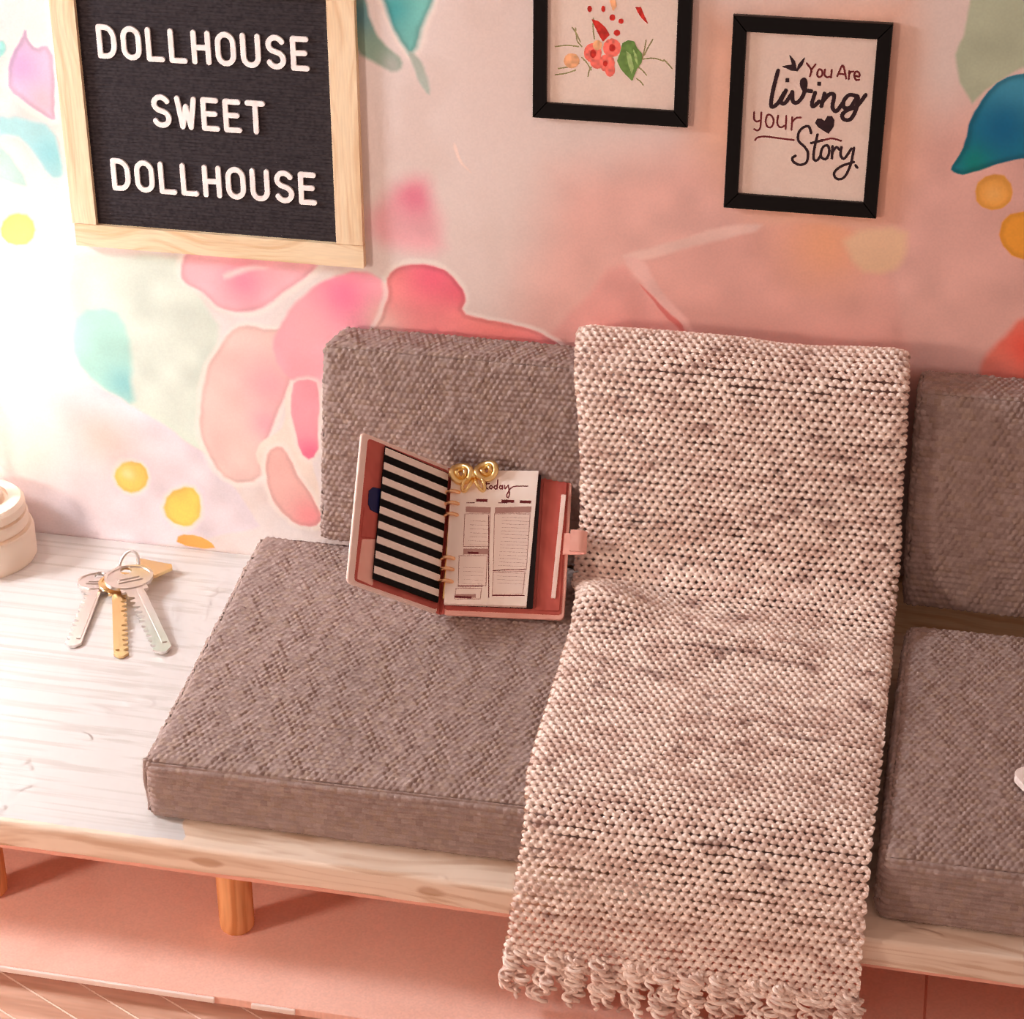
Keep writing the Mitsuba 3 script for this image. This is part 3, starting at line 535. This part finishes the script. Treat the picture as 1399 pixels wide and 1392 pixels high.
GLYPH = {
    'D': [[(0, 0), (0, 1), (.22, 1)] + arcp(.22, .62, .30, .38, 90, 0, 8) + arcp(.22, .38, .30, .38, 0, -90, 8) + [(0, 0)]],
    'O': [arcp(.27, .70, .27, .30, 180, 0, 12) + arcp(.27, .30, .27, .30, 0, -180, 12) + [(0, .70)]],
    'L': [[(0, 1), (0, 0), (.46, 0)]], 'H': [[(0, 0), (0, 1)], [(.5, 0), (.5, 1)], [(0, .5), (.5, .5)]],
    'U': [[(0, 1), (0, .28)] + arcp(.26, .28, .26, .28, 180, 360, 12) + [(.52, 1)]],
    'S': [arcp(.27, .76, .25, .24, 25, 180, 10) + arcp(.27, .76, .25, .24, 180, 262, 5) + [(.30, .50)] + arcp(.27, .25, .26, .25, 70, 0, 5) + arcp(.27, .25, .26, .25, 0, -155, 10)],
    'E': [[(.46, 1), (0, 1), (0, 0), (.46, 0)], [(0, .52), (.40, .52)]],
    'W': [[(0, 1), (.15, 0), (.30, .72), (.45, 0), (.60, 1)]], 'T': [[(0, 1), (.54, 1)], [(.27, 1), (.27, 0)]]}
def letter(ch, x, z, h):
    g = unary_union([LineString(s).buffer(.092, quad_segs=6) for s in GLYPH[ch]])
    g = affinity.translate(affinity.scale(g, h, h, origin=(0, 0)), x, z)
    return on_wall(extrude(g, .0036), .0040)
def row(word, xa, xb, z, h):
    wd = [max(p[0] for s in GLYPH[c] for p in s) for c in word]
    total, n = sum(wd), len(word)
    gap = ((xb - xa) / h - total) / (n - 1)
    x = xa
    for c, w in zip(word, wd):
        add('letter_board__letter', letter(c, x, z, h), 'letter_white', 25)
        x += (w + gap) * h
row('DOLLHOUSE', -.5585, -.2600, .7845, .0405)
row('SWEET', -.4870, -.3270, .6900, .0405)
row('DOLLHOUSE', -.5560, -.2585, .5915, .0405)

# ------------------------------------------------------------------ small picture frames
def picture_frame(key, label, x0, x1, z0, z1, bar, depth):
    thing(key, label, 'picture frame')
    def bevel(poly):
        return poly
    for nm, pts in (('bottom_rail', [(x0, z0), (x1, z0), (x1 - bar, z0 + bar * 1.15), (x0 + bar, z0 + bar * 1.15)]), ('top_rail', [(x0, z1), (x0 + bar, z1 - bar * 1.15), (x1 - bar, z1 - bar * 1.15), (x1, z1)]),
                    ('stile', [(x0, z0), (x0 + bar, z0 + bar * 1.15), (x0 + bar, z1 - bar * 1.15), (x0, z1)]), ('stile', [(x1, z0), (x1, z1), (x1 - bar, z1 - bar * 1.15), (x1 - bar, z0 + bar * 1.15)])):
        P = Polygon(pts)
        a, b = extrude(P, depth - .0022), extrude(P.buffer(-.0006, join_style=2), .0022, depth - .0022)
        pa, pb = np.array(P.exterior.coords)[:-1], None
        h = trimesh.Trimesh(np.vstack([a.vertices, b.vertices])).convex_hull
        add(f'{key}__{nm}', on_wall(h), 'black_frame', 25)
    add(f'{key}__print', on_wall(extrude(sbox(x0 + bar * .7, z0 + bar * .7, x1 - bar * .7, z1 - bar * .7), .0012), depth * .42 - .0012), 'print_paper', False, 'pale printed card')
    return depth * .42
def flat(strokes, w, z0, h=.0004, taper=None):
    gs = []
    for s in strokes:
        pts = spline(np.array(s) / 10000., 6) if len(s) > 2 else np.array(s) / 10000.
        gs.append(LineString(pts).buffer(w, quad_segs=4))
    return on_wall(extrude(unary_union(gs).simplify(.0001), h), z0)
d2 = picture_frame('quote_frame', 'black frame with the lettered quote You Are living your Story on the wall', .3180, .5220, .6290, .8915, .0185, .0085)
for s in QUOTE['thick']:
    add('quote_frame__lettering', flat([s], .0026, d2), 'ink_ink', False)
for s in QUOTE['mid']:
    add('quote_frame__lettering', flat([s], .0017, d2), 'ink_ink', False)
for s in QUOTE['thin']:
    add('quote_frame__fine_lettering', flat([s], .0012, d2), 'ink_ink_red', False)
for nm, s in zip(('heart', 'bird_feather', 'bird_feather', 'bird_feather', 'letter_dot', 'letter_dot'), QUOTE['fill']):
    add('quote_frame__' + nm, on_wall(extrude(Polygon(np.array(s) / 10000.).buffer(.0006), .0004), d2), 'ink_ink', False)
d1 = picture_frame('floral_frame', 'black frame with a red and green flower picture, cut off at the top', .0545, .2645, .7370, 1.0030, .0190, .0085)
for k, (c, polys) in enumerate(ART):
    for s in polys:
        add('floral_frame__painted_leaf' if 'green' in c or 'leaf' in c else 'floral_frame__painted_petal', on_wall(extrude(Polygon(np.array(s) / 10000.).buffer(.0005), .0003 + .00012 * k), d1), 'ink_' + c, False)
for s in QUOTE['dash']:
    add('floral_frame__painted_sprig', flat([s], .0009, d1, .0002), 'ink_dash', False)

# ------------------------------------------------------------------ open planner
PO = np.array([-.0212, -.2695, .0995]); E1 = np.array([.992, .1264, -.002]); E2 = np.array([-.0958, .7621, .6404])
E1 /= np.linalg.norm(E1); E2 -= E1 * (E1 @ E2); E2 /= np.linalg.norm(E2); EN = np.cross(E1, E2)
fa = .8012
EL1 = -E1 * math.cos(fa) + EN * math.sin(fa); ELN = E1 * math.sin(fa) + EN * math.cos(fa)
PR = lambda m: to(m, PO, E1, E2, EN)
PL = lambda m: to(m, PO, EL1, E2, ELN)
rr = lambda x0, y0, x1, y1, r: sbox(x0 + r, y0 + r, x1 - r, y1 - r).buffer(r, quad_segs=6)
thing('planner', 'open pink ring planner with striped divider and gold bow, leaning on grey back cushion', 'planner')
def pad(poly, h, z0, r=.0012):
    a, b, c = extrude(poly.buffer(-r), h, z0), extrude(poly, h - 2 * r, z0 + r), None
    try:
        return trimesh.Trimesh(np.vstack([a.vertices, b.vertices])).convex_hull
    except Exception:
        return b
add('planner__cover', PR(pad(rr(.004, .0, .1735, .2215, .007), .0046, -.0046)), 'leather_pink', 30)
add('planner__cover', PL(pad(rr(.004, .0, .1660, .2215, .007), .0046, -.0046)), 'leather_edge', 30, 'pale pink cover edge')
th = np.linspace(0, 1, 9)
arcm = [(-E1 * 0) for _ in th]
sp_pts = [PO + EL1 * .006, PO - (EN + ELN) * .0016, PO + E1 * .006]
def strip(pts, y0, y1, thick, off):
    P = spline(np.array(pts), 8); n = len(P)
    t = np.gradient(P, axis=0); t /= np.linalg.norm(t, axis=1, keepdims=True)
    nn = np.cross(E2, t); nn /= np.linalg.norm(nn, axis=1, keepdims=True)
    v = np.vstack([P + E2 * y + nn * o for y in (y0, y1) for o in (off, off + thick)])
    f = []
    for i in range(n - 1):
        a, b, c, d = i, n + i, 2 * n + i, 3 * n + i
        f += [[a, a + 1, b + 1], [a, b + 1, b], [c, d + 1, c + 1], [c, d, d + 1], [a, c + 1, a + 1], [a, c, c + 1], [b, b + 1, d + 1], [b, d + 1, d]]
    f += [[0, n, 3 * n], [0, 3 * n, 2 * n], [n - 1, 4 * n - 1, 2 * n - 1], [n - 1, 3 * n - 1, 4 * n - 1]]
    m = trimesh.Trimesh(v, np.array(f), process=False); m.fix_normals(); return m
add('planner__spine', strip(sp_pts, .0015, .220, .004, -.002), 'leather_red', 30)
add('planner__lining', PR(extrude(rr(.006, .007, .1690, .2150, .005), .0009)), 'leather_red', 30, 'dark rose lining with a pen pocket')
add('planner__lining', PL(extrude(rr(.006, .0055, .1545, .2150, .005), .0009)), 'leather_red', 30, 'dark rose lining with card pockets')
add('planner__pocket', PR(pad(rr(.133, .012, .1665, .206, .003), .0016, .0009, .0006)), 'leather_red', 30, 'rose pocket flap')
add('planner__pocket', PL(extrude(Polygon([(.125, .008), (.150, .010), (.148, .066), (.128, .072)]).buffer(.001), .0012, .0009)), 'leather_pink', 30, 'pink card pocket')
add('planner__pocket', PL(extrude(Polygon([(.127, .076), (.150, .071), (.149, .112), (.127, .110)]).buffer(.001), .0012, .0009)), 'leather_red', 30, 'rose card pocket')
add('planner__pen_loop', PR(pad(Polygon([(.1595, .186), (.1665, .186), (.1600, .030), (.1535, .030)]), .0022, .0026, .0006)), 'leather_edge', 30, 'white edged closure strip')
add('planner__tab', PL(extrude(Polygon([(.124, .1485), (.139, .1465), (.1455, .139), (.1445, .120), (.139, .1125), (.123, .1115)]), .0012, .0012)), 'navy', 30, 'navy tab')
# striped divider: a black card with white bands
add('planner__divider', PL(extrude(Polygon([(.0095, .0135), (.1275, .0150), (.1275, .2115), (.0095, .2085)]), .0012, .0045)), 'stripe_black', 30, 'black divider card')
for i in range(9):
    y = .0225 + i * .02185
    add('planner__divider_stripe', PL(extrude(Polygon([(.0100, y), (.1270, y + .0012), (.1270, y + .0118), (.0100, y + .0104)]), .0004, .0057)), 'page_white', False, 'white stripe')
# pages
add('planner__page_stack', PR(pad(rr(.0085, .0135, .1290, .2140, .002), .0060, .0012, .0004)), 'page_dark', 30, 'dark backing sheets')
page = Polygon([(.0060, .0118), (.1205, .0130), (.1255, .2165), (.0020, .2120)])
add('planner__page', PR(extrude(page, .0075, .0075)), 'page_white', 30, 'white printed day page')
def pflat(strokes, w, z):
    return PR(extrude(unary_union([LineString(spline(np.array(s) / 10000., 5) if len(s) > 2 else np.array(s) / 10000.).buffer(w, quad_segs=3) for s in strokes]), .0003, z))
PZ = .0150
for s in PAGE['box']:
    add('planner__page_box', PR(extrude(Polygon(np.array(s) / 10000.), .0002, PZ)), 'page_box', False)
outl = unary_union([Polygon(np.array(s) / 10000.).exterior.buffer(.0005) for s in PAGE['box']])
rule = unary_union([LineString([(.078 + .0009 * (k / 30), .045 + k * .0052), (.117, .045 + k * .0052)]).buffer(.00022) for k in range(21)] + [LineString([(.034, .088 + k * .0060), (.062, .0882 + k * .0060)]).buffer(.00022) for k in range(9)] + [LineString([(.030, .036 + k * .0060), (.058, .0362 + k * .006)]).buffer(.0002) for k in range(6)])
add('planner__page_print', PR(extrude(unary_union([outl, rule]), .0003, PZ)), 'page_print', False, 'ruled lines', kind='stuff')
for s in PAGE['bars']:
    add('planner__header_bar', PR(extrude(Polygon(np.array(s) / 10000.), .0004, PZ)), 'page_print', False)
add('planner__page_lettering', cat([pflat(PAGE['script'], .0008, PZ), pflat(PAGE['lines'], .0006, PZ), PR(extrude(unary_union([sbox(.040, .1655, .056, .1695), sbox(.076, .1660, .094, .1700), sbox(.102, .1660, .118, .1700), sbox(.034, .0865, .049, .0895), sbox(.020, .0205, .044, .0235)]), .0003, PZ + .0003))]), 'ink_ink_red', False, 'dark script today and headings')
for k, y in enumerate((.1785, .1610, .1440, .0785, .0620, .0440)):
    a = np.linspace(-.35, math.pi + .25, 16)
    ring = np.stack([.0065 + .0105 * np.cos(a), 0 * a + y, .006 + .0135 * np.sin(a)], 1)
    add('planner__ring', PR(tube(ring, .0028, 8)), 'rose_gold', True)
add('planner__ring_bar', PR(tube([[.0055, .020, .010], [.0050, .11, .010], [.0045, .206, .010]], .0030, 10)), 'gold', True)
# gold bow clip over the page's top
def ball(c, s, rot=0.):
    m = trimesh.creation.icosphere(subdivisions=3); v = m.vertices * s
    c_, s_ = math.cos(rot), math.sin(rot)
    v = np.stack([v[:, 0] * c_ - v[:, 1] * s_, v[:, 0] * s_ + v[:, 1] * c_, v[:, 2]], 1) + c
    return trimesh.Trimesh(v, m.faces, process=False)
def loop(cx, cy, rx, ry, rot, z, r):
    a = np.linspace(0, 2 * np.pi, 28, endpoint=False)
    x, y = rx * np.cos(a), ry * np.sin(a)
    return tube(np.stack([cx + x * math.cos(rot) - y * math.sin(rot), cy + x * math.sin(rot) + y * math.cos(rot), z + .004 * np.cos(a * 2)], 1), r, 8, closed=True)
bow = [ball((.034, .204, .021), (.0055, .0055, .005)), loop(.0165, .206, .0135, .0125, .2, .020, .0045), loop(.0515, .211, .0140, .0115, .5, .021, .0045), loop(.0160, .206, .006, .006, .2, .021, .003), loop(.0515, .211, .006, .005, .5, .022, .003),
       loop(.0260, .190, .0050, .0110, -.5, .0195, .0026), loop(.0440, .192, .0050, .0110, .5, .0195, .0026)]
key = add('planner__bow_clip', PR(cat(bow)), 'gold', True, 'gold bow clip')
# closing strap that sticks out at the right
sp = [(.164, .0008), (.180, .0035), (.194, .0060), (.1985, .0110), (.190, .0165), (.176, .0172)]
def strap(pts, y0, y1, th):
    P = spline(np.array(pts), 8)
    poly = LineString(P).buffer(th / 2, cap_style=2)
    m = extrude(poly, y1 - y0, y0)
    v = m.vertices; return to(trimesh.Trimesh(np.stack([v[:, 0], v[:, 2], v[:, 1]], 1), m.faces[:, ::-1], process=False), PO, E1, E2, EN)
add('planner__strap', strap(sp, .096, .128, .0022), 'leather_pink', 30, 'pink closing strap bent into a loop')

# ------------------------------------------------------------------ bunch of keys
thing('key_bunch', 'bunch of three metal keys on a ring, lying on the white bench top', 'keys')
def key_shape(L, bow_r, blade, teeth_left, seed, slot=True):
    r_ = random.Random(seed)
    bow = affinity.scale(Point(0, 0).buffer(bow_r, quad_segs=12), 1.0, .82)
    hole = Point(0, bow_r * .48).buffer(bow_r * .24)
    shaft = sbox(-blade / 2, -L, blade / 2, -bow_r * .6)
    tip = Polygon([(-blade / 2, -L), (blade / 2, -L), (blade * .15, -L - blade * .35), (-blade * .15, -L - blade * .35)])
    g = unary_union([bow, shaft, tip, sbox(-blade * .75, -bow_r * 1.0, blade * .75, -bow_r * .55)])
    y = -L + blade * .1
    s = -1 if teeth_left else 1
    while y < -bow_r * 1.35:
        d = r_.uniform(.18, .42) * blade
        g = g.difference(Polygon([(s * blade * .55, y), (s * blade * .55, y + .0115), (s * (blade / 2 - d), y + .0072), (s * (blade / 2 - d), y + .0042)]))
        y += .0125
    g = g.difference(hole)
    if slot:
        pass
    return g, bow_r, blade
def place_key(name, bow_c, tip, z0, z1, m, bow_r, blade, left, seed, lab):
    b, t = np.array(bow_c), np.array(tip)
    d = t - b; L = np.linalg.norm(d); d /= L
    g, br, bl = key_shape(L, bow_r, blade, left, seed)
    up = np.array([-d[0], -d[1], (z0 - z1) / L]); up /= np.linalg.norm(up)
    ex = np.array([-d[1], d[0], 0]); nz = np.cross(ex, up)
    if nz[2] < 0: ex, nz = -ex, -nz
    O = np.array([b[0], b[1], z0])
    k = add(f'key_bunch__{name}', to(extrude(g, .0042), O, ex, up, nz), m, 25, lab)
    rim = affinity.scale(Point(0, 0).buffer(br, quad_segs=12), 1.0, .82); rim = rim.difference(rim.buffer(-.0042)).difference(Point(0, br * .48).buffer(br * .30))
    parts = [extrude(rim, .0016, .0042), extrude(sbox(-br * .5, -br * .32, br * .5, -br * .05).difference(sbox(-br * .40, -br * .25, br * .40, -br * .12)), .0014, .0042), extrude(sbox(bl * (.10 if left else -.36), -L + bl * .4, bl * (.36 if left else -.10), -br * .9), .0014, .0042)]
    add(f'{k}__ridge', to(cat(parts), O, ex, up, nz), m, 25)
place_key('key', (-.5900, -.1370), (-.5600, -.3050), .0040, .0012, 'steel', .030, .0240, True, 3, 'silver key on the left')
place_key('key', (-.5520, -.1450), (-.4815, -.3180), .0110, .0012, 'brass', .030, .0210, False, 5, 'brass key in the middle')
place_key('key', (-.5360, -.1420), (-.4270, -.2960), .0200, .0040, 'steel', .0370, .0270, True, 4, 'large silver key on top')
a = np.linspace(0, 2 * np.pi, 40, endpoint=False)
ringc = np.array([-.5500, -.1050, .0200])
add('key_bunch__ring', tube(np.stack([ringc[0] + .0150 * np.cos(a), ringc[1] + .017 * np.sin(a), ringc[2] + .0170 * np.sin(a)], 1), .0024, 8, closed=True), 'steel', True, 'steel split ring')
tag = Polygon([(-.550, -.070), (-.494, -.078), (-.4905, -.0850), (-.512, -.1180), (-.530, -.1060)]).buffer(.002)
add('key_bunch__tag', extrude(tag, .0050, .0090), 'brass', 25, 'brass three-cornered tag')

# ------------------------------------------------------------------ lamp at the left edge, only its base in the picture
thing('table_lamp', 'cream lamp with a stepped round base on the white bench top, left edge', 'lamp')
lx, ly = -.800, -.088
base = lathe([(0, 0), (.082, 0), (.084, .003), (.084, .050), (.081, .054), (.0730, .0545), (.0730, .0590), (.0775, .0595), (.0775, .073), (.0755, .076), (.0690, .0765), (.0690, .0805), (.0750, .0810), (.0745, .094), (.069, .100), (.050, .102), (.0485, .0965), (.044, .0965), (.0430, .103), (.0425, .110), (.039, .114), (0, .115)], 72)
base.apply_translation([lx, ly, 0]); add('table_lamp__base', base, 'lamp_enamel', 40)
pole = lathe([(0, .114), (.006, .114), (.006, .318), (.021, .322), (.022, .326), (0, .328)], 32); pole.apply_translation([lx - .03, ly, 0]); add('table_lamp__pole', pole, 'lamp_enamel', 40)  # flared disc on top is added to keep bulb light off the base
bulb = trimesh.creation.icosphere(subdivisions=3, radius=.030); bulb.apply_translation([lx - .03, ly, .358])
scene['table_lamp__bulb'] = {**mikit.ply(bulb, 'lamp_enamel', smooth=True), 'emitter': {'type': 'area', 'radiance': {'type': 'rgb', 'value': list(BULB)}}}

# globe lamp further left on the bench, outside the picture: the main light
thing('globe_lamp', 'white globe floor lamp standing beyond the left edge', 'lamp')
gx, gy = -2.05, -.55
gb = lathe([(0, 0), (.07, 0), (.07, .012), (.012, .02), (.010, 1.30), (0, 1.30)], 40); gb.apply_translation([gx, gy, FZ]); add('globe_lamp__stand', gb, 'lamp_enamel', 40)
gl = trimesh.creation.icosphere(subdivisions=3, radius=.22); gl.apply_translation([gx, gy, 1.30])
scene['globe_lamp__globe'] = {**mikit.ply(gl, 'lamp_enamel', smooth=True), 'emitter': {'type': 'area', 'radiance': {'type': 'rgb', 'value': list(LAMP)}}}

# pendant lamp of the room, in front and to the left, outside the picture
thing('pendant_lamp', 'white globe pendant lamp hanging in the room in front of the doll house', 'lamp')
px_, py_, pz_ = -1.9, -2.0, .80
co = lathe([(0, .19), (.03, .19), (.03, .24), (.004, .26), (.004, 2.2), (0, 2.2)], 24); co.apply_translation([px_, py_, pz_]); add('pendant_lamp__cord', co, 'lamp_enamel', 40)
gl = trimesh.creation.icosphere(subdivisions=3, radius=.20); gl.apply_translation([px_, py_, pz_])
scene['pendant_lamp__globe'] = {**mikit.ply(gl, 'lamp_enamel', smooth=True), 'emitter': {'type': 'area', 'radiance': {'type': 'rgb', 'value': list(PENDANT)}}}

# ------------------------------------------------------------------ white thing on the right seat
tr = affinity.translate(affinity.rotate(rr(0, -.12, .17, 0, .016), 33, origin=(0, 0)), .7550, -.5030)
add('tray', extrude(tr, .010, .1045), 'tray_white', 30, 'white flat object with rounded corner on the right seat cushion at the photo edge', 'tray')
